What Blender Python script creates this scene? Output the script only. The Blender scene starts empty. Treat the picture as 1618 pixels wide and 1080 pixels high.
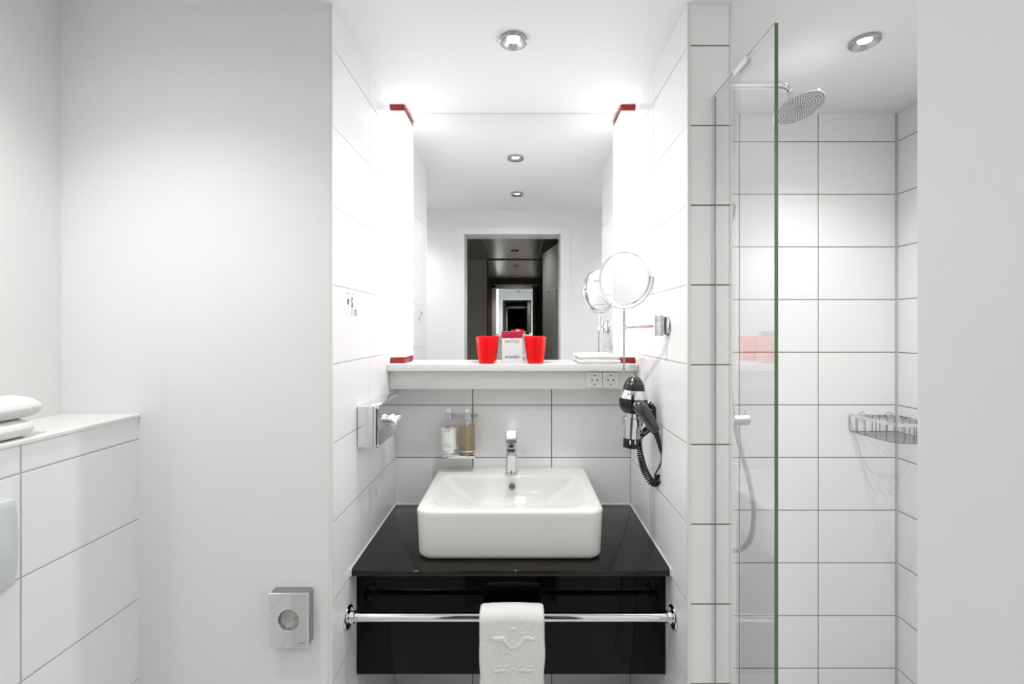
import bpy, bmesh, math, random
from mathutils import Vector, Matrix, noise
random.seed(4)
C = bpy.context.scene
COL = C.collection
PI = math.pi
# ------------------------------------------------------------------ camera, world, exposure
F = 740.0; CX = 820.0; CY = 518.0; EYE = 1.40
CEIL = 2.213; BACK = 1.78; FRONT = 1.175; REAR = 0.327
LW = -0.469; RW = 0.4236; PX = 0.534; SHW = 1.437; TLW = -1.148
cam_data = bpy.data.cameras.new('camera'); cam = bpy.data.objects.new('camera', cam_data); COL.objects.link(cam)
cam.location = (0, 0, EYE); cam.rotation_euler = (PI/2, 0, 0)
cam_data.sensor_width = 36; cam_data.lens = F/1618*36; cam_data.clip_start = 0.01
cam_data.shift_x = -(CX-809)/1618; cam_data.shift_y = -(540-CY)/1618
C.camera = cam
w = bpy.data.worlds.new('world'); C.world = w; w.use_nodes = True
w.node_tree.nodes['Background'].inputs[0].default_value = (0.9, 0.95, 1, 1)
w.node_tree.nodes['Background'].inputs[1].default_value = 0.3
C.view_settings.view_transform = 'Standard'; C.view_settings.look = 'None'
C.view_settings.gamma = 1; C.view_settings.use_curve_mapping = False
C.view_settings.exposure = 1.62
BAR_L = 1.35; DOWN_L = 90.0; SPOT_W = 7.6; HALL_W = 9.0

def at(px, py, y):
    return Vector(((px-CX)*y/F, y, EYE-(py-CY)*y/F))

# ------------------------------------------------------------------ materials
def lin(r, g, b):
    f = lambda c: (c/255/12.92) if c/255 <= .04045 else ((c/255+.055)/1.055)**2.4
    return (f(r), f(g), f(b), 1)
def pm(name, col, rough=.5, metal=0., spec=.5, coat=0., trans=0., ior=1.5, bump=0., bscale=60., detail=3., sss=0.):
    m = bpy.data.materials.new(name); m.use_nodes = True; nt = m.node_tree; b = nt.nodes['Principled BSDF']
    b.inputs['Base Color'].default_value = col; b.inputs['Roughness'].default_value = rough
    b.inputs['Metallic'].default_value = metal; b.inputs['Specular IOR Level'].default_value = spec
    b.inputs['Coat Weight'].default_value = coat; b.inputs['Transmission Weight'].default_value = trans
    b.inputs['IOR'].default_value = ior; b.inputs['Coat Roughness'].default_value = .03
    if sss:
        b.inputs['Subsurface Weight'].default_value = sss; b.inputs['Subsurface Scale'].default_value = .01
    tc = nt.nodes.new('ShaderNodeTexCoord'); nz = nt.nodes.new('ShaderNodeTexNoise')
    nz.inputs['Scale'].default_value = bscale; nz.inputs['Detail'].default_value = detail
    nt.links.new(tc.outputs['Object'], nz.inputs['Vector'])
    mr = nt.nodes.new('ShaderNodeMapRange'); mr.inputs['To Min'].default_value = rough*.94; mr.inputs['To Max'].default_value = min(1, rough*1.06)
    nt.links.new(nz.outputs[0], mr.inputs[0]); nt.links.new(mr.outputs[0], b.inputs['Roughness'])
    if bump:
        bp = nt.nodes.new('ShaderNodeBump'); bp.inputs['Strength'].default_value = bump; bp.inputs['Distance'].default_value = .002
        nt.links.new(nz.outputs[0], bp.inputs['Height']); nt.links.new(bp.outputs[0], b.inputs['Normal'])
    return m
def mth(nt, op, a, b=None, clamp=False):
    n = nt.nodes.new('ShaderNodeMath'); n.operation = op; n.use_clamp = clamp
    for i, v in enumerate((a, b)):
        if v is None: continue
        if isinstance(v, (int, float)): n.inputs[i].default_value = v
        else: nt.links.new(v, n.inputs[i])
    return n.outputs[0]
def tile(name, axis, u0, v0, du=.3, dv=.2, w=.0031, col=lin(244, 244, 244), grout=lin(168, 164, 156), rough=.16, metal=0, gr=.8, wave=.10):
    m = pm(name, col, rough, metal); nt = m.node_tree; b = nt.nodes['Principled BSDF']
    for l in list(b.inputs['Roughness'].links): nt.links.remove(l)
    g = nt.nodes.new('ShaderNodeNewGeometry'); s = nt.nodes.new('ShaderNodeSeparateXYZ'); nt.links.new(g.outputs['Position'], s.inputs[0])
    def dist(o, o0, d):
        t = mth(nt, 'DIVIDE', mth(nt, 'SUBTRACT', o, o0), d)
        t = mth(nt, 'FRACT', mth(nt, 'ADD', t, 100.5))
        return mth(nt, 'MULTIPLY', mth(nt, 'ABSOLUTE', mth(nt, 'SUBTRACT', t, .5)), d)
    d = mth(nt, 'MINIMUM', dist(s.outputs[axis], u0, du), dist(s.outputs['Z'], v0, dv))
    mr = nt.nodes.new('ShaderNodeMapRange'); mr.interpolation_type = 'SMOOTHSTEP'
    nt.links.new(d, mr.inputs[0]); mr.inputs[1].default_value = w/2-.0003; mr.inputs[2].default_value = w/2+.0005
    mx = nt.nodes.new('ShaderNodeMix'); mx.data_type = 'RGBA'
    nt.links.new(mr.outputs[0], mx.inputs[0]); mx.inputs[6].default_value = grout; mx.inputs[7].default_value = col
    nt.links.new(mx.outputs[2], b.inputs['Base Color'])
    r2 = nt.nodes.new('ShaderNodeMapRange'); nt.links.new(mr.outputs[0], r2.inputs[0]); r2.inputs[3].default_value = gr; r2.inputs[4].default_value = rough
    nt.links.new(r2.outputs[0], b.inputs['Roughness'])
    pil = nt.nodes.new('ShaderNodeMapRange'); pil.interpolation_type = 'SMOOTHERSTEP'
    nt.links.new(d, pil.inputs[0]); pil.inputs[1].default_value = 0; pil.inputs[2].default_value = w/2+.003
    nz = nt.nodes.new('ShaderNodeTexNoise'); nz.inputs['Scale'].default_value = 7; nz.inputs['Detail'].default_value = 2
    nt.links.new(g.outputs['Position'], nz.inputs['Vector'])
    h = mth(nt, 'ADD', pil.outputs[0], mth(nt, 'MULTIPLY', nz.outputs[0], wave*4))
    bp = nt.nodes.new('ShaderNodeBump'); bp.inputs['Strength'].default_value = .55; bp.inputs['Distance'].default_value = .0012
    nt.links.new(h, bp.inputs['Height']); nt.links.new(bp.outputs[0], b.inputs['Normal'])
    return m
def emit(name, col, s):
    m = bpy.data.materials.new(name); m.use_nodes = True; nt = m.node_tree; b = nt.nodes['Principled BSDF']
    b.inputs['Base Color'].default_value = (.9, .9, .9, 1); b.inputs['Emission Color'].default_value = col; b.inputs['Emission Strength'].default_value = s
    return m
def glass_thin(name, tint, ior=1.5):
    m = bpy.data.materials.new(name); m.use_nodes = True; nt = m.node_tree; nt.nodes.remove(nt.nodes['Principled BSDF'])
    out = nt.nodes['Material Output']; g = nt.nodes.new('ShaderNodeNewGeometry')
    i = mth(nt, 'ADD', mth(nt, 'MULTIPLY', g.outputs['Backfacing'], 1/ior-ior), ior)
    fr = nt.nodes.new('ShaderNodeFresnel'); nt.links.new(i, fr.inputs['IOR'])
    t = nt.nodes.new('ShaderNodeBsdfTransparent'); t.inputs[0].default_value = tint
    gl = nt.nodes.new('ShaderNodeBsdfGlossy'); gl.inputs['Roughness'].default_value = 0.0
    mx = nt.nodes.new('ShaderNodeMixShader'); nt.links.new(fr.outputs[0], mx.inputs[0]); nt.links.new(t.outputs[0], mx.inputs[1]); nt.links.new(gl.outputs[0], mx.inputs[2])
    nt.links.new(mx.outputs[0], out.inputs[0]); return m

M = {}
M['tile_back'] = tile('glazed wall tile back', 'X', -.176, .108, grout=lin(128, 124, 117))
M['tile_side'] = tile('glazed wall tile side', 'Y', 1.472, .108, grout=lin(196, 193, 188), rough=.26)  # grout paled: the bright alcove light washing it out is put into its colour
M['tile_shower'] = tile('glazed shower tile', 'X', .8375, .108, grout=lin(132, 127, 118))
M['tile_shower_side'] = tile('glazed shower side tile', 'Y', 1.48, .108, grout=lin(132, 127, 118))
M['tile_end'] = tile('glazed tile on partition end', 'X', .30, .108, du=.6, grout=lin(125, 120, 112), w=.0034)
M['tile_ledge'] = tile('glazed ledge tile', 'Y', .897, .122, grout=lin(188, 186, 182))
M['paint'] = pm('white wall paint', lin(238, 238, 237), .55, bump=.05, bscale=220)
M['panel'] = pm('satin white wall panel', lin(235, 235, 236), .5, spec=.3, bump=.02, bscale=8)
M['ceil'] = pm('white ceiling paint', lin(240, 240, 240), .7, bump=.04, bscale=200)
M['trim'] = pm('white plastic profile', lin(232, 230, 226), .3)
M['lacquer'] = pm('white door lacquer', lin(240, 240, 240), .3)
M['board'] = pm('white laminate', lin(238, 238, 236), .25)
M['ceramic'] = pm('white glazed ceramic', lin(231, 230, 228), .035, spec=.45)
M['chrome'] = pm('polished chrome', (.78, .78, .79, 1), .05, 1)
M['sidemetal'] = pm('brushed side metal', (.42, .42, .41, 1), .3, 1)
M['wire'] = pm('thin chromed wire', (.36, .36, .36, 1), .12, 1)
M['satin'] = pm('brushed steel', (.62, .62, .62, 1), .28, 1)
M['ringmetal'] = pm('satin nickel bezel', (.45, .44, .43, 1), .25, 1)
M['mirror'] = pm('silvered mirror', (.93, .95, .945, 1), 0.0, 1)
M['counter'] = pm('polished dark stone', lin(30, 27, 24), .05, spec=.36)
M['black'] = pm('black gloss lacquer', (.0025, .0025, .0025, 1), .03, spec=.16)
M['blackplastic'] = pm('black plastic', lin(24, 22, 20), .22)
M['greyplastic'] = pm('dark glossy grip plastic', lin(58, 55, 53), .15, coat=.6)
M['cable'] = pm('black rubber cable', lin(20, 19, 18), .4)
M['slot'] = pm('dark slot', lin(18, 18, 18), .8)
M['socket'] = pm('white socket plastic', lin(250, 249, 247), .2)
M['socket_in'] = pm('socket recess plastic', lin(236, 234, 230), .3)
M['redcap'] = pm('red lamp cap', lin(150, 24, 18), .35)
M['crimson'] = pm('crimson card', lin(186, 22, 62), .5)
M['film'] = pm('white adhesive film', lin(244, 244, 244), .2)
M['card'] = pm('white card', lin(232, 231, 228), .5)
M['ink_red'] = pm('copper red ink', lin(200, 90, 60), .5)
M['ink'] = pm('dark ink', lin(60, 58, 56), .6)
M['ink_pale'] = pm('pale ink', lin(196, 194, 192), .6)
M['towel'] = pm('white terry', lin(238, 238, 236), .95, spec=.1, bump=1.0, bscale=420, detail=4)
M['paper'] = pm('white tissue paper', lin(248, 248, 248), .9, spec=.1, bump=.2, bscale=90)
M['bag'] = pm('grey waxed paper bag', lin(244, 242, 238), .5, bump=.5, bscale=30)
M['greenedge'] = pm('green glass edge', lin(62, 118, 52), .18, coat=.5)
M['glass'] = glass_thin('coated shower glass', (.975, .985, .98, 1), 2.1)
M['bottleglass'] = glass_thin('clear bottle plastic', (.97, .97, .97, 1), 1.45)
M['amber'] = pm('amber shower gel', lin(214, 200, 164), .1, trans=.75, ior=1.35)
M['lotion'] = pm('white lotion', lin(240, 240, 238), .25)
M['flush'] = pm('pale grey glass plate', lin(214, 219, 217), .12)
M['halldark'] = pm('dark taupe wall covering', lin(206, 202, 194), .45, bump=.1, bscale=150)
M['hallbrown'] = pm('dark brown wall covering', lin(96, 86, 76), .5)
M['leaf'] = pm('grey door laminate', lin(112, 110, 106), .55, spec=.2, bump=.05, bscale=90)
M['leafedge'] = pm('brown door edge', lin(128, 96, 72), .5)
M['hallceil'] = tile('brushed metal ceiling panel', 'X', -.318, 50.0, du=.54, dv=200, w=.006, col=lin(190, 185, 178), grout=lin(245, 240, 232), rough=.3, metal=.9, gr=.6, wave=.02)
M['floor'] = pm('light stone floor', lin(216, 216, 216), .35, bump=.1, bscale=12)
M['silicone'] = pm('white silicone', lin(228, 226, 222), .35)
M['rubber'] = pm('grey rubber nozzle', lin(58, 60, 64), .6)
M['disc'] = pm('pale shower face', lin(206, 206, 204), .28, metal=.3)
M['bar'] = emit('frosted lamp diffuser', (.985, .99, 1, 1), BAR_L)
M['lens'] = emit('downlight lens', (1, .995, .99, 1), DOWN_L)
M['lens_hall'] = emit('hall downlight lens', (1, .95, .88, 1), 150)
M['lens_off'] = pm('unlit lens', lin(120, 118, 112), .2)
# red translucent tumbler plastic
def red_plastic():
    m = pm('translucent red plastic', lin(250, 8, 18), .3, coat=.1); nt = m.node_tree; b = nt.nodes['Principled BSDF']
    t = nt.nodes.new('ShaderNodeBsdfTranslucent'); t.inputs[0].default_value = lin(255, 40, 30)
    mx = nt.nodes.new('ShaderNodeMixShader'); mx.inputs[0].default_value = .45
    nt.links.new(b.outputs[0], mx.inputs[1]); nt.links.new(t.outputs[0], mx.inputs[2]); nt.links.new(mx.outputs[0], nt.nodes['Material Output'].inputs[0])
    return m
M['cup'] = red_plastic()

# ------------------------------------------------------------------ geometry helpers (world coordinates)
def nb(): return bmesh.new()
def box(bm, x0, x1, y0, y1, z0, z1, r=0, seg=3, mi=0):
    vs = [bm.verts.new((x, y, z)) for x in (x0, x1) for y in (y0, y1) for z in (z0, z1)]
    idx = [(0, 1, 3, 2), (4, 6, 7, 5), (0, 4, 5, 1), (2, 3, 7, 6), (0, 2, 6, 4), (1, 5, 7, 3)]
    fs = [bm.faces.new([vs[i] for i in f]) for f in idx]
    for f in fs: f.material_index = mi
    if r:
        es = list({e for f in fs for e in f.edges})
        bmesh.ops.bevel(bm, geom=es, offset=r, segments=seg, profile=.5, affect='EDGES', clamp_overlap=True)
    return bm
def frame_of(t, up=None):
    t = t.normalized(); a = up or (Vector((0, 0, 1)) if abs(t.z) < .9 else Vector((1, 0, 0)))
    u = a.cross(t).normalized(); return u, t.cross(u).normalized()
def lathe(bm, prof, o=(0, 0, 0), axis=(0, 0, 1), n=40, mi=0):
    o = Vector(o); a = Vector(axis).normalized(); u, v = frame_of(a); rings = []
    for (r, h) in prof:
        if r < 1e-6: rings.append([bm.verts.new(o+a*h)])
        else: rings.append([bm.verts.new(o+a*h+u*(r*math.cos(2*PI*k/n))+v*(r*math.sin(2*PI*k/n))) for k in range(n)])
    for A, B in zip(rings, rings[1:]):
        for k in range(n):
            k2 = (k+1) % n
            q = [A[k] if len(A) > 1 else A[0], A[k2] if len(A) > 1 else A[0], B[k2] if len(B) > 1 else B[0], B[k] if len(B) > 1 else B[0]]
            q = list(dict.fromkeys(q))
            if len(q) > 2:
                f = bm.faces.new(q); f.material_index = mi
    return bm
def cyl(bm, p, q, r, r2=None, n=24, mi=0, bev=0):
    p = Vector(p); q = Vector(q); L = (q-p).length; r2 = r if r2 is None else r2; b = min(bev, r*.9, L*.4)
    pr = [(0, 0), (r-b, 0)] + ([(r, b)] if b else []) + ([(r2, L-b)] if b else [(r, 0), (r2, L)]) + [(r2-b, L), (0, L)]
    pr = [x for i, x in enumerate(pr) if i == 0 or x != pr[i-1]]
    return lathe(bm, pr, p, q-p, n, mi)
def smooth_path(pts, k=8):
    P = [Vector(p) for p in pts]; out = []
    for i in range(len(P)-1):
        a = P[max(i-1, 0)]; b = P[i]; c = P[i+1]; d = P[min(i+2, len(P)-1)]
        for j in range(k):
            t = j/k; out.append(.5*((2*b)+(c-a)*t+(2*a-5*b+4*c-d)*t*t+(-a+3*b-3*c+d)*t**3))
    out.append(P[-1]); return out
def tube(bm, path, r, n=10, mi=0, closed=False):
    P = [Vector(p) for p in path]; N = len(P); rr = r if isinstance(r, (list, tuple)) else [r]*N
    t0 = (P[1]-P[0]).normalized(); u, v = frame_of(t0); rings = []
    for i in range(N):
        if closed: t = (P[(i+1) % N]-P[i-1]).normalized()
        else: t = (P[min(i+1, N-1)]-P[max(i-1, 0)]).normalized()
        u = (u-t*u.dot(t)).normalized(); v = t.cross(u)
        rings.append([bm.verts.new(P[i]+(u*math.cos(2*PI*k/n)+v*math.sin(2*PI*k/n))*rr[i]) for k in range(n)])
    for i in range(N if closed else N-1):
        A, B = rings[i], rings[(i+1) % N]
        for k in range(n):
            f = bm.faces.new((A[k], A[(k+1) % n], B[(k+1) % n], B[k])); f.material_index = mi
    if not closed:
        bm.faces.new(rings[0][::-1]).material_index = mi; bm.faces.new(rings[-1]).material_index = mi
    return bm
def ribbon(bm, path, h, t, closed=False):
    """flat bar following a horizontal path, height h, thickness t"""
    P = [Vector(p) for p in path]; N = len(P); rings = []
    for i in range(N):
        d = (P[(i+1) % N]-P[i-1]) if closed else (P[min(i+1, N-1)]-P[max(i-1, 0)])
        d.z = 0; d.normalize(); s = Vector((d.y, -d.x, 0))*t/2; z = Vector((0, 0, h/2))
        rings.append([bm.verts.new(P[i]+s+z), bm.verts.new(P[i]-s+z), bm.verts.new(P[i]-s-z), bm.verts.new(P[i]+s-z)])
    for i in range(N if closed else N-1):
        A, B = rings[i], rings[(i+1) % N]
        for k in range(4): bm.faces.new((A[k], A[(k+1) % 4], B[(k+1) % 4], B[k]))
    if not closed: bm.faces.new(rings[0][::-1]); bm.faces.new(rings[-1])
    return bm
def loft(bm, loops, cap0=False, cap1=False, mi=0):
    R = [[bm.verts.new(p) for p in L] for L in loops]; n = len(R[0])
    for A, B in zip(R, R[1:]):
        for k in range(n): bm.faces.new((A[k], A[(k+1) % n], B[(k+1) % n], B[k])).material_index = mi
    if cap0: bm.faces.new(R[0][::-1]).material_index = mi
    if cap1: bm.faces.new(R[-1]).material_index = mi
    return R
def rrect(x0, x1, y0, y1, r, n=8):
    """rounded rectangle outline, 4*(n+1) points, anticlockwise from the right-rear corner"""
    rs = r if isinstance(r, (list, tuple)) else [r]*4; out = []
    for (cx, cy, a0, q) in ((x1, y1, 0, rs[0]), (x0, y1, PI/2, rs[1]), (x0, y0, PI, rs[2]), (x1, y0, 3*PI/2, rs[3])):
        ox = cx-q if cx == x1 else cx+q; oy = cy-q if cy == y1 else cy+q
        for k in range(n+1):
            a = a0+PI/2*k/n; out.append((ox+q*math.cos(a), oy+q*math.sin(a)))
    return out
def obj(name, bm, mat, parent=None, loc=None, smooth=True, ang=35):
    me = bpy.data.meshes.new(name); bmesh.ops.recalc_face_normals(bm, faces=bm.faces)
    if smooth:
        for f in bm.faces: f.smooth = True
        for e in bm.edges:
            if len(e.link_faces) == 2 and e.calc_face_angle(0) > math.radians(ang): e.smooth = False
    o = bpy.data.objects.new(name, me); COL.objects.link(o)
    off = Vector((0, 0, 0))
    if parent is not None:
        o.parent = parent; p = parent
        while p: off += p.location; p = p.parent
    elif loc is not None: o.location = loc; off = Vector(loc)
    bmesh.ops.translate(bm, verts=bm.verts, vec=-off)
    bm.to_mesh(me); bm.free()
    for m in (mat if isinstance(mat, (list, tuple)) else [mat]): me.materials.append(M[m])
    return o
def tag(o, label, cat, group=None, kind=None):
    if label: o['label'] = label
    if cat: o['category'] = cat
    if group: o['group'] = group
    if kind: o['kind'] = kind
    return o
def thing(name, loc, label, cat, group=None):
    o = bpy.data.objects.new(name, None); COL.objects.link(o); o.location = loc; o.empty_display_size = .02
    return tag(o, label, cat, group)
def struct(name, bm, mat, smooth=False):
    o = obj(name, bm, mat, smooth=smooth); o['kind'] = 'structure'; return o
def dup(root, loc, label=None):
    r = root.copy(); COL.objects.link(r); r.location = loc
    if label: r['label'] = label
    for ch in list(root.children):
        c = ch.copy(); COL.objects.link(c); c.parent = r
        for g in list(ch.children):
            d = g.copy(); COL.objects.link(d); d.parent = c
    return r
def text_bm(s, size, org, right, up, depth=.0004, spacing=1.0, sx=1.0):
    cu = bpy.data.curves.new('t', 'FONT'); cu.body = s; cu.size = size; cu.align_x = 'CENTER'; cu.align_y = 'CENTER'; cu.space_character = spacing; cu.extrude = depth/2
    o = bpy.data.objects.new('t', cu); COL.objects.link(o); bpy.context.view_layer.update()
    me = bpy.data.meshes.new_from_object(o.evaluated_get(bpy.context.evaluated_depsgraph_get()))
    bm = nb(); bm.from_mesh(me); bpy.data.objects.remove(o); bpy.data.curves.remove(cu); bpy.data.meshes.remove(me)
    R = Vector(right).normalized(); U = Vector(up).normalized(); W = R.cross(U); O = Vector(org)
    for v in bm.verts: v.co = O+R*v.co.x*sx+U*v.co.y+W*v.co.z
    return bm
def by_normal(bm, rules):
    bm.normal_update(); bmesh.ops.recalc_face_normals(bm, faces=bm.faces)
    for f in bm.faces:
        for i, n in enumerate(rules):
            if n and f.normal.dot(Vector(n)) > .9: f.material_index = i
    return bm

# ------------------------------------------------------------------ the setting
struct('floor', box(nb(), -1.6, 1.6, -2.1, 1.9, -.05, 0), 'floor')
struct('ceiling', box(nb(), -1.3, 1.6, .2, 1.9, CEIL, CEIL+.05), 'ceil')
struct('ceiling', box(nb(), -1.6, 1.6, -2.1, .2, CEIL, CEIL+.05), 'hallceil')
struct('wall_back', box(nb(), LW, PX, BACK, BACK+.1, 0, CEIL), 'tile_back')
struct('wall_shower_back', box(nb(), PX, SHW+.1, BACK, BACK+.1, 0, CEIL), 'tile_shower')
struct('wall_shower_right', box(nb(), SHW, SHW+.1, REAR, BACK, 0, CEIL), 'tile_shower_side')
struct('wall_partition', by_normal(box(nb(), RW, PX, FRONT, BACK, 0, CEIL), [(-1, 0, 0), (0, -1, 0), (1, 0, 0)]), ['tile_side', 'tile_end', 'tile_shower_side'])
struct('wall_left_front', by_normal(box(nb(), TLW, LW, FRONT, BACK+.1, 0, CEIL), [(1, 0, 0), (0, -1, 0)]), ['tile_side', 'panel'])
struct('wall_left', box(nb(), TLW-.1, TLW, REAR-.1, FRONT+.4, 0, CEIL), 'paint')
struct('wall_left_ledge', box(nb(), TLW, -.954, REAR, FRONT, 0, 1.177), 'tile_ledge')
struct('trim_1', box(nb(), TLW, -.950, REAR, FRONT, 1.177, 1.185, .0015), 'board')
# rear wall with the door opening the camera looks through
OL, OR, OT = -.375, .285, 2.045
b = nb(); box(b, TLW-.1, OL-.012, .16, REAR, 0, CEIL); box(b, OR+.012, .562, .16, REAR, 0, CEIL); box(b, OL-.012, OR+.012, .16, REAR, OT+.012, CEIL)
struct('wall_rear', b, 'paint')
struct('wall_shower_rear', box(nb(), .562, SHW+.1, .16, REAR, 0, CEIL), 'tile_shower')
b = nb()
box(b, OL-.012, OL, .155, REAR, 0, OT); box(b, OR, OR+.012, .155, REAR, 0, OT); box(b, OL-.012, OR+.012, .155, REAR, OT, OT+.012)
for (x0, x1, z0, z1) in ((OL-.048, OL, 0, OT), (OR, OR+.064, 0, OT), (OL-.048, OR+.064, OT, OT+.048)):
    box(b, x0, x1, REAR, REAR+.008, z0, z1)
struct('trim_2', b, 'lacquer')
b = nb()
for (x0, x1) in ((OL-.07, OL-.012), (OR+.012, OR+.07)): box(b, x0, x1, .148, .16, 0, OT+.06)
box(b, OL-.07, OR+.07, .148, .16, OT+.012, OT+.07)
struct('trim_3', b, 'halldark')
# corner profiles
struct('trim_4', box(nb(), LW-.006, LW+.0015, FRONT-.0025, FRONT+.006, 0, CEIL, .001), 'trim')
struct('trim_5', box(nb(), RW-.0015, RW+.007, FRONT-.0025, FRONT+.007, 0, CEIL, .001), 'trim')
struct('trim_6', box(nb(), PX-.006, PX+.0015, FRONT-.0025, FRONT+.007, 0, CEIL, .001), 'trim')
# silicone joints in the corners
struct('trim_7', box(nb(), SHW-.008, SHW, BACK-.004, BACK, 0, CEIL), 'ink_pale')
b = nb(); box(b, LW, LW+.003, 1.296, BACK, .729, .7325); box(b, RW-.003, RW, 1.296, BACK, .729, .7325); box(b, LW+.003, RW-.003, BACK-.003, BACK, .729, .7325)
box(b, LW, LW+.006, 1.2955, 1.30, .7125, .733, .0012); box(b, RW-.006, RW, 1.2955, 1.30, .7125, .733, .0012)
struct('trim_8', b, 'silicone')
# hall behind the camera (seen in the mirror)
struct('wall_hall_rear', box(nb(), -1.6, 1.6, -2.1, -2.0, 0, CEIL), 'halldark')
struct('wall_hall_left', box(nb(), -1.6, -1.5, -2.0, .16, 0, CEIL), 'halldark')
struct('wall_hall_right', box(nb(), 1.5, 1.6, -2.0, .16, 0, CEIL), 'halldark')
b = nb(); box(b, -1.5, OL-.07, .150, .16, 0, CEIL); box(b, OR+.07, 1.5, .150, .16, 0, CEIL); box(b, OL-.07, OR+.07, .150, .16, OT+.07, CEIL)
struct('wall_hall_front', b, 'hallbrown')
# door leaf standing open into the hall
hx, hy = .312, .130; ex, ey = .205, -.50
d = Vector((ex-hx, ey-hy, 0)); L = d.length; ang = math.atan2(d.y, d.x)
def leafbox(u0, u1, v0, v1, z0, z1, r=0):
    bm = box(nb(), u0, u1, v0, v1, z0, z1, r); bmesh.ops.rotate(bm, verts=bm.verts, cent=(0, 0, 0), matrix=Matrix.Rotation(ang, 3, 'Z'))
    bmesh.ops.translate(bm, verts=bm.verts, vec=(hx, hy, 0)); return bm
door = obj('door_1', leafbox(.01, L, 0, .04, .01, OT-.005), 'leaf', loc=(hx, hy, 0), smooth=False); door['kind'] = 'structure'
obj('door_edge', leafbox(0, .0098, 0, .04, .01, OT-.005), 'leafedge', door, smooth=False)
def dpt(u, v, z):
    return Vector((hx, hy, 0))+Matrix.Rotation(ang, 3, 'Z') @ Vector((u, v, z))
for (u, z) in ((.17, 1.70), (.38, 1.70)):
    h = nb(); cyl(h, dpt(u, 0, z), dpt(u, -.005, z), .013, n=20); tube(h, smooth_path([dpt(u, 0, z), dpt(u, -.03, z-.003), dpt(u, -.045, z+.012)], 5), .005); obj('coat_hook', h, 'chrome', door)
h = nb(); cyl(h, dpt(.58, 0, 1.02), dpt(.58, -.045, 1.02), .01); cyl(h, dpt(.59, -.045, 1.02), dpt(.47, -.045, 1.02), .009, bev=.003); obj('door_handle', h, 'chrome', door)

# ------------------------------------------------------------------ hall mirror
t = thing('wardrobe_mirror', (-.03, -2.0, .05), 'tall mirror on the end wall of the dark hall, seen in the bathroom mirror', 'mirror')
obj('mirror_glass', box(nb(), -.366, .60, -1.999, -1.994, .05, CEIL-.012), 'mirror', t, smooth=False)
b = nb(); box(b, -.378, -.3662, -1.999, -1.990, .04, CEIL-.002); box(b, .6002, .612, -1.999, -1.990, .04, CEIL-.002); box(b, -.366, .60, -1.999, -1.990, CEIL-.0118, CEIL-.002); box(b, -.366, .60, -1.999, -1.990, .04, .0498)
obj('mirror_frame', b, 'hallbrown', t, smooth=False)

# ------------------------------------------------------------------ downlights
def downlight(x, y, label, lens='lens', r=.039, group='recessed ceiling downlights', gain=1.0):
    t = thing('ceiling_downlight', (x, y, CEIL), label, 'ceiling light', group)
    k = r/.039
    b = lathe(nb(), [(.0165*k, -.0015), (.0335*k, -.0105), (.0365*k, -.0112), (.039*k, -.0085), (.039*k, 0), (.0165*k, 0), (.0165*k, -.0015)], (x, y, CEIL), n=56); obj('bezel', b, 'ringmetal', t)
    b = lathe(nb(), [(0, -.0032), (.010*k, -.003), (.0162*k, -.0016), (.0162*k, -.0002), (0, -.0002)], (x, y, CEIL), n=40); obj('lens', b, lens, t)
    if lens != 'lens_off':
        ld = bpy.data.lights.new('downlight_beam', 'SPOT'); ld.energy = HALL_W if lens == 'lens_hall' else SPOT_W*gain
        ld.spot_size = math.radians(130); ld.spot_blend = 1.0; ld.shadow_soft_size = .012; ld.color = (1, .995, .99)
        lo = bpy.data.objects.new('beam', ld); COL.objects.link(lo); lo.parent = t; lo.location = (0, 0, -.020)
    return t
downlight(-.016, 1.319, 'round nickel downlight in the white ceiling over the washbasin alcove', gain=1.05)
downlight(.978, 1.325, 'round nickel downlight in the ceiling over the shower')
downlight(-.012, .72, 'lit downlight in the bathroom ceiling nearer the doorway, seen only in the big mirror', gain=.12)
downlight(-.82, .66, 'added fill lamp in downlight form above the tiled toilet ledge, out of view', gain=1.0)  # invented fitting, added to brighten the left wall and ledge
downlight(.98, .62, 'added fill lamp in downlight form at the front of the shower, out of view', gain=1.2)  # extra unseen lamp, added to lift the dark lower shower tiles
downlight(-.035, -.25, 'lit downlight in the dark hall ceiling just outside the doorway', 'lens_hall')
downlight(-.045, -1.37, 'unlit dark downlight in the middle of the metal hall ceiling', 'lens_off')

# ------------------------------------------------------------------ big mirror, shelf, light bars
SH = 1.272
t = thing('wall_mirror', (-.022, BACK, SH), 'large frameless mirror on the back wall between the two light bars, reaching the ceiling', 'mirror')
obj('mirror_glass', box(nb(), LW+.001, RW-.001, BACK-.005, BACK-.0005, SH+.0005, CEIL-.001), 'mirror', t, smooth=False)
def light_bar(x0, x1, side, label):
    t = thing('mirror_light', ((x0+x1)/2, 1.74, SH), label, 'lamp', 'light bars beside the mirror')
    y0, y1 = 1.703, BACK-.0055; z0, z1 = SH+.0005, CEIL-.001
    obj('diffuser', box(nb(), x0, x1, y0, y1, z0+.0222, z1-.0222, .002), 'bar', t)
    obj('end_cap', box(nb(), x0, x1, y0, y1, z0, z0+.022, .001), 'redcap', t)
    obj('end_cap', box(nb(), x0, x1, y0, y1, z1-.022, z1, .001), 'redcap', t)
light_bar(LW+.002, -.417, 1, 'vertical glowing light bar with red end caps at the left edge of the mirror')
light_bar(.372, RW-.002, -1, 'vertical glowing light bar with red end caps at the right edge of the mirror')
t = thing('wall_shelf', (-.022, BACK, SH-.09), 'long white shelf with a fascia under the big mirror', 'shelf')
obj('shelf_board', box(nb(), LW+.001, RW-.001, 1.66, BACK-.001, SH-.0245, SH, .0012), 'board', t)
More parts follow.
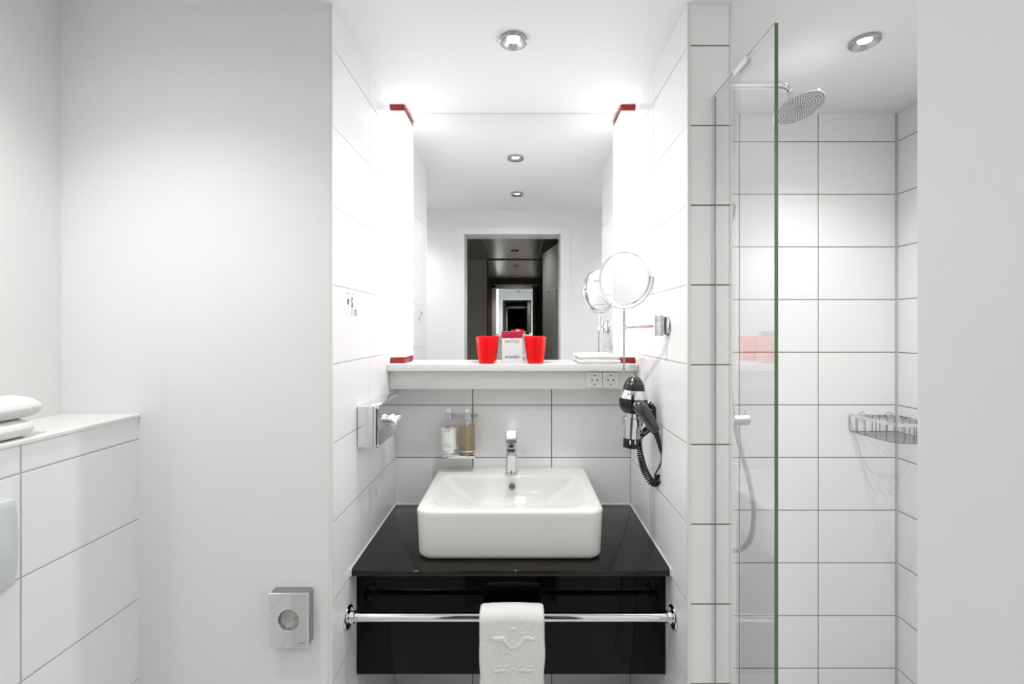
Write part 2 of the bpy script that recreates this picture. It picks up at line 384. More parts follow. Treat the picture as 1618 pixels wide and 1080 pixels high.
obj('fascia', box(nb(), LW+.001, RW-.001, 1.692, BACK-.001, SH-.092, SH-.0247, .0008), 'board', t)

# sockets
def socket(cx, label):
    c = Vector((cx, 1.692, 1.213)); t = thing('power_socket', c, label, 'socket', 'power sockets on the shelf fascia')
    loops = []
    for (g, y) in ((.0276, 0), (.0276, .006), (.0262, .008)):
        loops.append([(c.x+x, c.y-y-.0002, c.z+z) for x, z in rrect(-g, g, -g, g, .003, 4)])
    b = nb(); loft(b, loops, True, True); obj('face_plate', b, 'socket', t)
    b = lathe(nb(), [(0, .0090), (.0185, .0090), (.0192, .0105), (.0212, .0105), (.0218, .0088), (0, .0084)], c, (0, -1, 0), 48); obj('insert', b, 'socket_in', t)
    for s in (-1, 1):
        b = nb(); cyl(b, c+Vector((s*.0095, -.0085, 0)), c+Vector((s*.0095, -.0094, 0)), .0027, n=16); obj('pin_hole', b, 'slot', t)
        b = nb(); box(b, c.x-.0022, c.x+.0022, c.y-.0112, c.y-.0088, c.z+s*.0165-.002, c.z+s*.0165+.002, .0005); obj('earth_clip', b, 'slot', t)
socket((939.5-CX)*1.685/F, 'white power socket, left one of the pair on the shelf fascia')
socket((964.8-CX)*1.685/F, 'white power socket, right one of the pair, nearer the hair dryer')

# tumblers
def tumbler(cx, cy, label):
    t = thing('tumbler', (cx, cy, SH), label, 'cup', 'red tumblers on the shelf')
    pr = [(0, .0005), (.025, .0005), (.028, .003)]
    for k in range(1, 9):
        h = .003+.092*k/8; pr.append((.028+.0112*(k/8)**.75, h))
    pr += [(.0386, .0965), (.0376, .095)]
    for k in range(8, 0, -1):
        h = .008+.087*(k-1)/8; pr.append((.0262+.0112*((k-1)/8)**.75, h))
    pr.append((0, .008))
    obj('cup_body', lathe(nb(), pr, (cx, cy, SH), n=56), 'cup', t, ang=50); return t
p = at(769, 560, 1.70); tumbler(p.x, 1.70, 'red plastic tumbler on the shelf to the left of the small white box')
p = at(846, 560, 1.70); tumbler(p.x, 1.70, 'red plastic tumbler on the shelf to the right of the small white box')

# small box with a red lid
x0 = (793-CX)*1.685/F; x1 = (825.5-CX)*1.685/F
t = thing('gift_box', ((x0+x1)/2, 1.705, SH), 'small white cardboard box with a crimson lid and printed lettering between the red tumblers', 'box')
obj('box_body', box(nb(), x0, x1, 1.685, 1.725, SH+.0003, SH+.0920, .0006), 'card', t)
obj('lid', box(nb(), x0-.0006, x1+.0006, 1.6844, 1.7256, SH+.0922, SH+.1155, .0006), 'crimson', t)
cxb = (x0+x1)/2
b = text_bm('DOR', .0135, (cxb-.0165, 1.6846, SH+.079), (1, 0, 0), (0, 0, 1), sx=.70); b2 = text_bm('ERO', .0135, (cxb+.0172, 1.6846, SH+.079), (1, 0, 0), (0, 0, 1), sx=.72)
b3 = text_bm('M', .0175, (cxb+.0005, 1.6846, SH+.0802), (1, 0, 0), (0, 0, 1), sx=.62)
for q in (b2, b3):
    me = bpy.data.meshes.new('q'); q.to_mesh(me); q.free(); b.from_mesh(me); bpy.data.meshes.remove(me)
obj('red_lettering', b, 'ink_red', t, smooth=False)
obj('black_lettering', text_bm('RETTUNGSKISTE', .0125, (cxb, 1.6846, SH+.023), (1, 0, 0), (0, 0, 1), sx=.55), 'ink', t, smooth=False)

# soft folded cloths
def folded(name, x0, x1, y0, y1, z0, z1, layers, seed, axis='x', amp=.003):
    """a folded cloth: stack of layers joined by a fold, outline in the plane across the fold"""
    b = nb(); n = 34; H = (z1-z0)/layers
    a0, a1, c0, c1 = (x0, x1, y0, y1)
    for L in range(layers):
        zc = z0+H*(L+.5); loops = []
        inset = .002*((L*7+seed) % 3)
        for k in range(n+1):
            s = -1+2*k/n; e = (max(0, 1-abs(s)**7))**.5
            e = max(e, .04); r = H*.52*e
            px = (a0+a1)/2+(a1-a0-2*inset)/2*s
            ring = []
            for (yy, zz) in rrect(c0+inset+(1-e)*H*.5, c1-inset-(1-e)*H*.5, -r, r, min(r*.97, H*.48), 5):
                v = Vector((px, yy, zc+zz)); nn = noise.noise(v*22+Vector((seed, L*3, 0)))
                v.z += amp*nn*e if v.z > zc else amp*.2*nn; v.z = max(v.z, z0+.0003)
                v.y += amp*.8*noise.noise(v*30+Vector((9, seed, L))); v.x += amp*.8*noise.noise(v*30+Vector((2, seed, 5)))
                ring.append(v)
            loops.append(ring)
        loft(b, loops, True, True)
    return b
tag(obj(name='face_cloth', bm=folded('c', .212, .366, 1.672, 1.762, SH+.0005, SH+.031, 2, 3), mat='towel', loc=(.29, 1.71, SH)), 'folded white face cloth on the right end of the shelf beside the light bar', 'towel')
tag(obj('bath_towel', folded('c', -1.138, -.957, .55, .945, 1.1855, 1.221, 1, 5, amp=.005), 'towel', loc=(-1.05, .75, 1.185)), 'lower one of two folded white towels on the tiled ledge at the left edge', 'towel', 'folded towels on the ledge')
tag(obj('bath_towel', folded('c', -1.130, -.962, .52, .965, 1.222, 1.262, 1, 8, amp=.005), 'towel', loc=(-1.05, .75, 1.222)), 'upper one of two folded white towels on the tiled ledge at the left edge', 'towel', 'folded towels on the ledge')

# flush plate on the ledge
b = nb(); loops = []
for (x, g) in ((-.9538, 0), (-.946, 0), (-.944, .003)):
    L = []
    for k in range(64):
        a = 2*PI*k/64; cs, sn = math.cos(a), math.sin(a); s = 1/max(abs(cs), abs(sn))
        yy = cs*s; zz = sn*s; bulge = 1+.05*(1-(zz if abs(cs) >= abs(sn) else yy)**2)
        L.append((x, .755+(.124-g)*yy*(bulge if abs(cs) >= abs(sn) else 1), 1.000+(.080-g)*zz*(bulge if abs(sn) > abs(cs) else 1)))
    loops.append(L)
loft(b, loops, True, True)
t = thing('flush_plate', (-.954, .755, 1.0), 'pale grey flush plate on the tiled ledge at the left edge of the picture', 'flush plate')
obj('plate', b, 'flush', t)
obj('button', box(nb(), -.9438, -.9425, .66, .80, .955, 1.045, .0006), 'flush', t)
obj('button', box(nb(), -.9438, -.9425, .803, .85, .955, 1.045, .0006), 'flush', t)

# ------------------------------------------------------------------ counter, cabinet, basin
tag(obj('worktop', box(nb(), LW+.001, RW-.001, 1.296, BACK-.001, .713, .729, .0015), 'counter', loc=(-.022, 1.54, .713)), 'polished black stone worktop under the white washbasin', 'worktop')
t = thing('vanity_cabinet', (-.022, 1.565, .402), 'gloss black vanity cabinet under the stone worktop', 'cabinet')
obj('body', box(nb(), LW+.002, RW-.002, 1.372, BACK-.002, .402, .7125, .001), 'black', t)
obj('drawer_front', box(nb(), LW+.0015, RW-.0015, 1.35, 1.3715, .402, .7122, .0015), 'black', t)

SZ = .8725; S0 = .7292
sx0, sx1, sy0, sy1 = -.297, .243, 1.352, 1.777
t = thing('washbasin', ((sx0+sx1)/2, 1.56, S0), 'rectangular white ceramic countertop washbasin standing on the black worktop', 'washbasin')
b = nb(); N = 14
def ring(x0, x1, y0, y1, r, z): return [(x, y, z) for x, y in rrect(x0, x1, y0, y1, r, N)]
loops = []
fr = [.028, .028, .042, .042]
for (ins, z) in ((.016, S0), (.008, S0+.002), (.002, S0+.008), (0, S0+.018), (-.004, SZ-.02), (-.005, SZ-.008), (-.004, SZ-.004), (-.001, SZ-.001), (.004, SZ)):
    loops.append(ring(sx0+ins, sx1-ins, sy0+ins, sy1-max(ins, 0), [max(q-ins*.6, .01) for q in fr], z))
# inner basin: D shaped, straight at the rear
bx0, bx1, by0, by1 = sx0+.028, sx1-.028, sy0+.026, 1.672
rimr = [.030, .030, .09, .09]
def basin(k):
    """k 0..1 from rim to bottom"""
    L = []; R = rrect(bx0, bx1, by0, by1, rimr, N); cx = (bx0+bx1)/2; cy = by0+.60*(by1-by0)
    z = SZ-.0985*(1-(1-k)**2.3)*1.0
    for (x, y) in R:
        # D-shaped target: rear stays straight and steep, front and sides sweep in
        tx = cx+(x-cx)*(1-.80*k); 
        if y > cy: ty = cy+(y-cy)*(1-.62*k**3)
        else: ty = cy+(y-cy)*(1-.80*k)
        dx = (x-cx)/((bx1-bx0)/2); sweep = k*(1-k)*.10
        if y < cy: ty += sweep*abs(dx)**2*.9
        L.append((tx, ty, z))
    return L
loops.append([(x, y, SZ-.0004) for x, y in rrect(bx0-.007, bx1+.007, by0-.006, by1+.006, [q+.006 for q in rimr], N)])
loops.append([(x, y, SZ-.0015) for x, y in rrect(bx0-.002, bx1+.002, by0-.002, by1+.002, [q+.002 for q in rimr], N)])
for k in (.02, .06, .12, .2, .3, .42, .55, .7, .85, 1.0): loops.append([(x, y, z-.0015) for x, y, z in basin(k)])
loft(b, loops, True, True)
sb = obj('bowl', b, 'ceramic', t, ang=60)
cx = (bx0+bx1)/2
b = lathe(nb(), [(0, .004), (.018, .0045), (.022, .003), (.0235, 0), (0, 0)], (cx, by0+.6*(by1-by0), SZ-.1003), n=36); obj('drain_plug', b, 'chrome', t)
p = at(809, 770, 1.664)
b = lathe(nb(), [(0, .0015), (.0085, .0012), (.0095, .0035), (.011, .0035), (.0118, 0), (.011, -.004), (0, -.004)], (p.x, 1.6600, SZ-.034), (0, -1, .35), 32)
obj('overflow_hole', b, ['ringmetal'], t)
b = nb(); q = [(-.252+.010*math.cos(a*PI/16), 1.752+.006*math.sin(a*PI/16), SZ+.0003) for a in range(32)]; tube(b, q, .0005, 6, closed=True); obj('maker_mark', b, 'ink_pale', t)

# tap
tx = -.0272; ty = 1.712
t = thing('basin_tap', (tx, ty, SZ), 'short chrome single-lever tap at the back of the washbasin', 'tap')
b = lathe(nb(), [(0, 0), (.0225, 0), (.0235, .002), (.0225, .006), (.0208, .03), (.0200, .07), (.0200, .100), (.0205, .112), (.0205, .122), (0, .122)], (tx, ty, SZ), n=44); obj('tap_body', b, 'chrome', t)
b = nb(); loops = []
for (y, zc, hw, hh) in ((ty-.005, .104, .0165, .012), (ty-.03, .105, .0160, .010), (ty-.06, .105, .0155, .009), (ty-.084, .105, .0150, .008), (ty-.090, .1045, .0135, .0065)):
    loops.append([(tx+x, y, SZ+zc+z) for x, z in rrect(-hw, hw, -hh, hh, hh*.75, 5)])
loft(b, loops, True, True); obj('spout', b, 'chrome', t)
b = nb(); cyl(b, (tx, ty-.072, SZ+.0965), (tx, ty-.076, SZ+.082), .0135, .0100, bev=.001); obj('aerator', b, 'ringmetal', t)
b = nb(); loops = []
for (y, z0_, z1_, hw) in ((ty+.021, .1225, .128, .0165), (ty+.018, .1222, .134, .0200), (ty-.010, .1222, .148, .0208), (ty-.040, .1222, .160, .0205), (ty-.052, .1225, .163, .0200), (ty-.066, .1235, .150, .0195), (ty-.074, .1250, .138, .0180)):
    loops.append([(tx+x, y, SZ+z) for x, z in rrect(-hw, hw, z0_, z1_, min(.006, (z1_-z0_)*.45), 5)])
loft(b, loops, True, True); obj('lever', b, 'satin', t)
b = nb(); cyl(b, (tx+.021, ty-.001, SZ+.035), (tx+.030, ty-.001, SZ+.036), .0016); cyl(b, (tx+.029, ty-.001, SZ+.036), (tx+.033, ty-.001, SZ+.036), .0032, bev=.001); obj('waste_knob', b, 'chrome', t)

# ------------------------------------------------------------------ towel rail and towel
BY, BZ, BR = 1.28, .611, .0118
t = thing('towel_rail', (-.022, BY, BZ), 'horizontal chrome towel rail fixed between the alcove walls before the black cabinet', 'towel rail')
b = nb(); cyl(b, (LW+.012, BY, BZ), (RW-.012, BY, BZ), BR, n=40); obj('rail', b, 'chrome', t)
for s, xw in ((1, LW), (-1, RW)):
    b = lathe(nb(), [(0, .0006), (.0300, .0006), (.0310, .003), (.0300, .006), (.0235, .0075), (.0225, .0045), (.018, .0045), (.0165, .006), (.0160, .020), (.0135, .022), (.0121, .022), (.0121, .006), (0, .006)], (xw, BY, BZ), (s, 0, 0), 44)
    obj('flange', b, 'chrome', t)
def draped_towel():
    b = nb(); X0, X1 = -.1065, .0690; T = .0175; rc = BR+T/2+.0012
    zf0, zb0 = .20, .27; path = []
    nf, na, nbk = 250, 26, 40
    for i in range(nf): path.append((-rc, zf0+(BZ-zf0)*i/nf, 0))
    for i in range(na+1):
        a = PI-PI*i/na; path.append((rc*math.cos(a), BZ+rc*math.sin(a)*1.08, 1))
    for i in range(1, nbk+1): path.append((rc, BZ-(BZ-zb0)*i/nbk, 2))
    Nn = []
    for i, p in enumerate(path):
        a = path[max(i-1, 0)]; c = path[min(i+1, len(path)-1)]; dy, dz = c[0]-a[0], c[1]-a[1]; l = math.hypot(dy, dz) or 1
        Nn.append((-dz/l, dy/l))
    # raised monogram on the front, in metres from its centre
    px = 1.256/F
    G = []
    def seg(a, c, r, h): G.append((Vector(((a[0]-CX)*px, EYE-(a[1]-CY)*px)), Vector(((c[0]-CX)*px, EYE-(c[1]-CY)*px)), r*px, h))
    for a, c, r, h in [((781, 1005.5), (786, 1008), 2.3, 1), ((786, 1006), (794, 1006), 2.8, 1), ((794, 1007), (807, 1021), 2.2, 1), ((815, 1021), (827, 1007), 2.2, 1), ((827, 1005.5), (835, 1004.5), 2.6, 1), ((835, 1005), (841, 1006), 2.2, 1),
                       ((781, 1057), (798, 1055.5), 1.8, 1), ((790, 1050), (790, 1056), 2.0, .8), ((823, 1055.5), (841, 1055.5), 1.8, 1), ((831, 1050), (831, 1056), 2.2, .8),
                       ((787.5, 1010), (787.5, 1050), 1.0, .5), ((794, 1014), (794, 1050), 1.0, .4), ((828.5, 1014), (828.5, 1050), 1.0, .4), ((835, 1010), (835, 1050), 1.0, .55),
                       ((798, 1050), (803, 1048), 1.3, .7), ((820, 1050), (824, 1047), 1.3, .7), ((780, 1052), (785, 1050), 1.2, .6), ((840, 1051), (836, 1049), 1.2, .6),
                       ((807, 991), (811, 989.5), 1.1, .7), ((811, 989.5), (816, 991), 1.1, .7), ((825, 998), (836, 997), 1.1, .5), ((836, 997), (841, 1000), 1.1, .5), ((810, 1054), (812, 1054.5), 1.3, .5)]:
        seg(a, c, r, h)
    def emboss(x, z):
        p = Vector((x, z)); best = 0
        for a, c, r, h in G:
            d = c-a; tt = max(0, min(1, (p-a).dot(d)/max(d.dot(d), 1e-12))); q = (p-a-d*tt).length/r
            if q < 1.5: best = max(best, h*(1-(q/1.5)**2)**.8)
        return best
    nx = 124; outer = []; inner = []
    for i, (yy, zz, part) in enumerate(path):
        ro, ri = [], []
        n = Nn[i]
        for j in range(nx+1):
            s = -1+2*j/nx; e = math.sqrt(max(0, 1-abs(s)**26)); e = max(e, .03)
            x = (X0+X1)/2+(X1-X0)/2*s
            wob = .0018*noise.noise(Vector((x*8, zz*14, part)))+.0022*(1 if s > 0 else -1)*noise.noise(Vector((0, zz*16, 7)))
            bulge = .0035*(1-s*s)*(math.sin(PI*(i-nf)/na) if part == 1 else 0)
            fz = .0007*noise.noise(Vector((x*420, yy*300, zz*420)))+.0006*noise.noise(Vector((x*190, yy*190, zz*190)))
            em = emboss(x, zz)*.0034 if part == 0 and .44 < zz < .62 else 0
            ho = T/2*e+fz+em+bulge+.0012*noise.noise(Vector((x*20, zz*20, 3)))
            ro.append(b.verts.new((x+wob+fz, BY+yy+n[0]*ho, zz+n[1]*ho)))
            ri.append(b.verts.new((x+wob, BY+yy-n[0]*T/2*e*.98, zz-n[1]*T/2*e*.98)))
        outer.append(ro); inner.append(ri)
    for i in range(len(path)-1):
        for j in range(nx):
            b.faces.new((outer[i][j], outer[i][j+1], outer[i+1][j+1], outer[i+1][j]))
            b.faces.new((inner[i][j], inner[i+1][j], inner[i+1][j+1], inner[i][j+1]))
        for j in (0, nx): b.faces.new((outer[i][j], outer[i+1][j], inner[i+1][j], inner[i][j]))
    for i in (0, len(path)-1):
        for j in range(nx): b.faces.new((outer[i][j], inner[i][j], inner[i][j+1], outer[i][j+1]))
    return b
tag(obj('hand_towel', draped_towel(), 'towel', loc=(-.019, BY, BZ), ang=80), 'white terry hand towel with a raised letter M hanging over the chrome rail', 'towel')

# ------------------------------------------------------------------ tissue dispenser on the left wall
t = thing('tissue_dispenser', (LW, 1.475, 1.115), 'chrome wall box with a white paper tissue sticking out, on the left alcove wall', 'tissue dispenser')
y0, y1, z0, z1 = 1.350, 1.600, 1.053, 1.177; xf = -.4065
obj('housing', box(nb(), LW+.0008, xf-.012, y0+.002, y1-.002, z0+.002, z1-.002, .004), 'chrome', t)
b = nb(); loops = []
for (x, g, r) in ((xf-.0118, 0, .010), (xf-.006, 0, .010), (xf-.002, .0015, .010), (xf-.0003, .0038, .010), (xf, .006, .009), (xf, .0072, .009), (xf, .009, .009)):
    loops.append([(x, y, z) for y, z in rrect(y0+g, y1-g, z0+g, z1-g, r, 6)])
cy, cz = 1.468, 1.113
loops.append([(xf, cy+.030*math.cos(a)*1.0, cz+.017*math.sin(a)) for a in [2*PI*(k+.5)/28 + PI/28*0 for k in range(28)]])
loops.append([(xf-.008, cy+.029*math.cos(a), cz+.016*math.sin(a)) for a in [2*PI*(k+.5)/28 for k in range(28)]])
loft(b, loops, True, True); obj('front_cover', b, 'chrome', t, ang=16)
b = nb(); rows = 12; cols = 40; g = []
for i in range(rows+1):
    v = i/rows; row = []
    for j in range(cols):
        a = 2*PI*j/cols; rr = (.010+.017*v**.7)*(1+.22*math.sin(3*a+1)+.12*math.sin(7*a+v*2)+.10*math.sin(5*a))
        row.append(b.verts.new((xf-.006+.036*v*(.75+.25*math.sin(2*a+.6)), cy-.002+rr*1.25*math.cos(a), cz+.001+rr*.75*math.sin(a)-.004*v)))
    g.append(row)
for i in range(rows):
    for j in range(cols): b.faces.new((g[i][j], g[i][(j+1) % cols], g[i+1][(j+1) % cols], g[i+1][j]))
c = b.verts.new((xf+.024, cy, cz+.002))
for j in range(cols): b.faces.new((g[-1][j], g[-1][(j+1) % cols], c))
tag(obj('paper_tissue', b, 'paper', loc=(xf, cy, cz), ang=25), 'crumpled white paper tissue pulled out of the chrome wall box', 'tissue')

# ------------------------------------------------------------------ hygiene bag dispenser
fx0, fx1, fz0, fz1 = -.612, -.5155, .618, .7515; fy = 1.1445; wy = FRONT-.0008
t = thing('bag_dispenser', ((fx0+fx1)/2, FRONT, fz0), 'small chrome hygiene bag dispenser with a round opening on the smooth white wall', 'bag dispenser')
n = 10; NN = 4*(n+1); b = nb(); loops = []
for (y, g, r) in ((wy, .0006, .004), (fy+.004, .0003, .004), (fy+.0008, .001, .004), (fy, .0026, .004), (fy, .0034, .004), (fy, .0045, .004)):
    loops.append([(x, y, z) for x, z in rrect(fx0+g, fx1-g, fz0+g, fz1-g, r, n)])
hcx, hcz = (455.5-CX)*fy/F, EYE-(980-CY)*fy/F
def circ(r, y):
    return [(hcx+r*math.cos(a), y, hcz+r*math.sin(a)) for a in [2*PI*(k+.5)/NN for k in range(NN)]]
loops += [circ(.0272, fy), circ(.0258, fy+.0008), circ(.0252, fy+.004)]
loft(b, loops[:2], True, False); obj('housing', b, 'sidemetal', t, ang=40)
def prect(y, g):
    X = [fx0+g-hcx, fx1-g-hcx]; Z = [fz0+g-hcz, fz1-g-hcz]; A = [2*PI*(k+.5)/96 for k in range(96)]; out = []
    for a in A:
        c, d = math.cos(a), math.sin(a); out.append([hcx+min((X[1] if c > 0 else X[0])/c if abs(c) > 1e-9 else 9, (Z[1] if d > 0 else Z[0])/d if abs(d) > 1e-9 else 9)*c, y, hcz+min((X[1] if c > 0 else X[0])/c if abs(c) > 1e-9 else 9, (Z[1] if d > 0 else Z[0])/d if abs(d) > 1e-9 else 9)*d])
    for xx in X:
        for zz in Z:
            t0 = math.atan2(zz, xx) % (2*PI); k = min(range(96), key=lambda i: abs(A[i]-t0)); out[k] = [hcx+xx, y, hcz+zz]
    return [tuple(p) for p in out]
b = nb(); loft(b, [prect(fy+.004, 0), prect(fy+.0015, .0003), prect(fy+.0004, .0012), prect(fy, .0028)]+[[(hcx+q*math.cos(a), y, hcz+q*math.sin(a)) for a in [2*PI*(k+.5)/96 for k in range(96)]] for q, y in ((.0262, fy), (.0258, fy+.0004), (.0256, fy+.006))], False, False); obj('front_plate', b, 'chrome', t, ang=10)
b = nb(); nr, na_ = 8, 36; rowsv = []
for i in range(nr+1):
    rowsv.append([b.verts.new((hcx+.030*i/nr*math.cos(2*PI*j/na_), fy+.010+.004*noise.noise(Vector((i*.3*math.cos(2*PI*j/na_), i*.3*math.sin(2*PI*j/na_), 4))), hcz+.030*i/nr*math.sin(2*PI*j/na_))) for j in range(na_)] if i else [b.verts.new((hcx, fy+.010, hcz))])
for i in range(nr):
    for j in range(na_):
        A, B = rowsv[i], rowsv[i+1]
        b.faces.new([A[0], B[j], B[(j+1) % na_]] if i == 0 else [A[j], B[j], B[(j+1) % na_], A[(j+1) % na_]])
bmesh.ops.solidify(b, geom=b.faces[:], thickness=.002)
obj('paper_bags', b, 'bag', t)
obj('lettering', text_bm('sani', .0085, (fx1-.015, fy-.0002, fz0+.0135), (1, 0, 0), (0, 0, 1), sx=1.1), 'ringmetal', t, smooth=False)

# ------------------------------------------------------------------ printed notice on the left wall tile
def wl(px, py, e=.0009):
    y = -LW*F/(CX-px); return Vector((LW+e, y, EYE-(py-CY)*y/F))
ya, yb = wl(543.5, 480).y, wl(572, 480).y
t = thing('instruction_sticker', (LW, (ya+yb)/2, 1.45), 'small white instruction sticker with black pictograms on the left alcove wall', 'sticker')
obj('sheet', box(nb(), LW+.0001, LW+.0003, ya, yb, 1.415, 1.497), 'film', t, smooth=False)
def quad(b, pts):
    lo = [b.verts.new(wl(px, py, .0004)) for px, py in pts]; hi = [b.verts.new(wl(px, py, .0006)) for px, py in pts]
    b.faces.new(lo); b.faces.new(hi)
    for k in range(4): b.faces.new((lo[k], lo[(k+1) % 4], hi[(k+1) % 4], hi[k]))
b = nb()
for pts in [((548.7, 472), (550.7, 472), (550.7, 481), (548.7, 481)), ((555.2, 470), (557, 470.3), (557, 474), (555.2, 473.7)), ((552.6, 473.6), (553.2, 473.2), (556, 477), (555.4, 477.6)),
            ((555.2, 476.5), (556.4, 476.5), (557.3, 480), (556, 480)), ((555.2, 480.2), (557, 480.2), (557, 485.7), (555.2, 485.6)),
            ((560, 488.5), (560.7, 488.5), (560.7, 499), (560, 499)), ((562.4, 489), (563.0, 489), (563.0, 499), (562.4, 499)),
            ((560, 489.3), (563, 489.6), (563, 490.6), (560, 490.3)), ((560, 492.2), (563, 492.5), (563, 493.2), (560, 493)), ((560, 495.3), (563, 495.6), (563, 496.2), (560, 496)), ((560.6, 498), (562.6, 498), (562.6, 499), (560.6, 499))]: quad(b, pts)
obj('dark_print', b, 'ink', t, smooth=False)
b = nb()
for pts in [((547, 460.5), (549.8, 461), (549.8, 464.6), (547, 464)), ((552, 461.4), (552.6, 461.5), (552.6, 465.6), (552, 465.5)), ((552.8, 465), (554.3, 465.3), (554.3, 466), (552.8, 465.6)), ((553.2, 461.6), (554.6, 461.9), (554.6, 462.5), (553.2, 462.2)),
            ((556, 462), (560.5, 463), (560.5, 463.7), (556, 462.7)), ((557.5, 463.5), (560, 464), (558.4, 466.4), (557.4, 466)), ((555.2, 488), (556.9, 488.2), (556.9, 498.4), (555.2, 498.2)),
            ((546.5, 484.5), (551, 485), (551, 485.4), (546.5, 484.9)), ((546.5, 488.4), (551, 488.8), (551, 489.2), (546.5, 488.8)), ((546.5, 495), (551, 495.2), (551, 495.6), (546.5, 495.4))]: quad(b, pts)
obj('pale_print', b, 'ink_pale', t, smooth=False)

# ------------------------------------------------------------------ soap dispensers on the back wall
BYD = 1.728; px = BYD/F
def bottle(cxp, label, kind):
    cx = (cxp-CX)*px; zb = EYE-(715-CY)*px; c = (cx, BYD, zb); r = .0292
    t = thing('soap_dispenser', c, label, 'soap dispenser')
    shell = [(0, 0), (r-.003, 0), (r, .003), (r, .108), (r-.002, .115), (r-.006, .119), (.011, .1205), (.011, .118)]
    if kind == 'lotion':
        obj('bottle_body', lathe(nb(), [(0, .0003), (r-.003, .0003), (r, .004), (r, .090), (0, .090)], c, n=48), 'lotion', t)
        obj('bottle_shoulder', lathe(nb(), [(r, .0902), (r, .1165), (r-.001, .1185), (r-.003, .1195), (.011, .1205), (0, .1205)], c, n=48), 'bottleglass', t)
        b = nb()
        for k, (zz, wd) in enumerate(((.103, .010), (.098, .009), (.093, .012), (.088, .010), (.083, .011), (.040, .008), (.034, .016), (.028, .011))):
            m = 9; hh = .0013
            lo = [(r+.0003)*1 for _ in range(m)]
            ring = []
            for i in range(m):
                a = -wd/r+2*wd/r*i/(m-1); ring.append((cx+(r+.0004)*math.sin(a), BYD-(r+.0004)*math.cos(a)))
            for i in range(m-1):
                if (i+k) % 4 == 3: continue
                (xa, ya_), (xb, yb_) = ring[i], ring[i+1]
                b.faces.new([b.verts.new(v) for v in ((xa, ya_, zb+zz), (xb, yb_, zb+zz), (xb, yb_, zb+zz+hh), (xa, ya_, zb+zz+hh))])
        obj('label_print', b, 'ink', t, smooth=False)
    else:
        obj('bottle_body', lathe(nb(), [(0, .0003), (r-.003, .0003), (r, .003), (r, .1165), (r-.001, .1185), (r-.003, .1195), (.011, .1205), (0, .1205)], c, n=48), 'bottleglass', t)
        obj('liquid', lathe(nb(), [(0, .002), (r-.004, .002), (r-.0015, .005), (r-.0015, .101), (0, .101)], c, n=48), 'amber', t)
        b = nb(); cyl(b, (cx, BYD-.001, zb+.006), (cx, BYD-.001, zb+.1195), .0022); cyl(b, (cx, BYD-.001, zb+.102), (cx, BYD-.001, zb+.1195), .005); obj('dip_tube', b, 'socket', t)
    b = lathe(nb(), [(0, .1208), (.0125, .1208), (.0125, .147), (.0115, .148), (0, .148)], c, n=36); obj('pump_collar', b, 'chrome', t)
    b = lathe(nb(), [(0, .1482), (.008, .1482), (.0085, .153), (.0088, .160), (.0065, .163), (0, .163)], c, n=30)
    cyl(b, (cx, BYD-.004, zb+.157), (cx, BYD-.020, zb+.155), .0035, .0028); obj('pump_head', b, 'socket', t)
bottle(708.8, 'clear pump bottle filled with white lotion in the chrome rack, nearer the tissue box', 'lotion')
bottle(738.2, 'clear pump bottle of amber liquid soap in the chrome rack, nearer the tap', 'amber')
zb = EYE-(715-CY)*px; xa, xb = (708.8-CX)*px, (738.2-CX)*px
t = thing('dispenser_rack', ((xa+xb)/2, BACK, zb), 'chrome wall rack holding the two pump bottles above the washbasin', 'rack')
b = nb(); box(b, xa-.014, xb+.024, BYD-.022, BACK-.001, zb-.0075, zb-.0006, .0015); obj('bottom_bracket', b, 'chrome', t)
b = nb(); box(b, xa-.016, xb+.030, BYD-.0245, BYD-.0225, zb-.014, zb-.0006, .0008); obj('front_lip', b, 'chrome', t)
for q in (xa, xb+.004):
    b = nb(); cyl(b, (q, BYD-.0246, zb-.008), (q, BYD-.0262, zb-.008), .0025); obj('screw', b, 'ringmetal', t)
for cx in (xa, xb):
    b = nb(); pts = [(cx+.0312*math.cos(a), BYD+.0312*math.sin(a), zb+.012) for a in [2*PI*k/40 for k in range(40)]]; ribbon(b, pts, .004, .0012, True)
    for s in (-1, 1): box(b, cx+s*.0312-.0006, cx+s*.0312+.0006, BYD-.004, BYD+.004, zb-.002, zb+.030)
    obj('holder_ring', b, 'chrome', t)
zt = EYE-(659-CY)*px
b = nb(); box(b, xa-.018, xb+.034, BACK-.010, BACK-.001, zt-.006, zt+.004, .001)
obj('wall_bar', b, 'satin', t)

# ------------------------------------------------------------------ cosmetic mirror on its swing arm
mc = Vector(((986-CX)*1.535/F, 1.535, EYE-(440.5-CY)*1.535/F)); th = math.radians(38)
nrm = Vector((-math.sin(th), -math.cos(th), -.04)).normalized(); side = Vector((math.cos(th), -math.sin(th), 0)); upv = side.cross(nrm).normalized()
if upv.z < 0: upv = -upv
t = thing('cosmetic_mirror', (RW, 1.32, 1.405), 'round chrome cosmetic mirror on a swing arm from the right alcove wall', 'mirror')
R = .0875
b = lathe(nb(), [(R-.005, .0100), (R-.0015, .0105), (R+.001, .008), (R+.0015, 0), (R+.001, -.008), (R-.0015, -.0105), (R-.005, -.0100), (R-.0045, -.0085), (R-.0045, .0085), (R-.005, .0100)], mc, nrm, 72); obj('frame', b, 'chrome', t)
b = lathe(nb(), [(0, .0083), (R-.0048, .0083), (R-.0048, .0072), (0, .0072)], mc, nrm, 72); obj('front_glass', b, 'mirror', t)
b = lathe(nb(), [(0, -.0083), (R-.0048, -.0083), (R-.0048, -.0072), (0, -.0072)], mc, nrm, 72); obj('back_glass', b, 'mirror', t)
RY = R+.010
b = nb(); pts = [mc+side*RY*math.cos(a)+upv*RY*math.sin(a) for a in [PI+PI*k/40 for k in range(41)]]
tube(b, pts, .003, 12); obj('yoke', b, 'chrome', t)
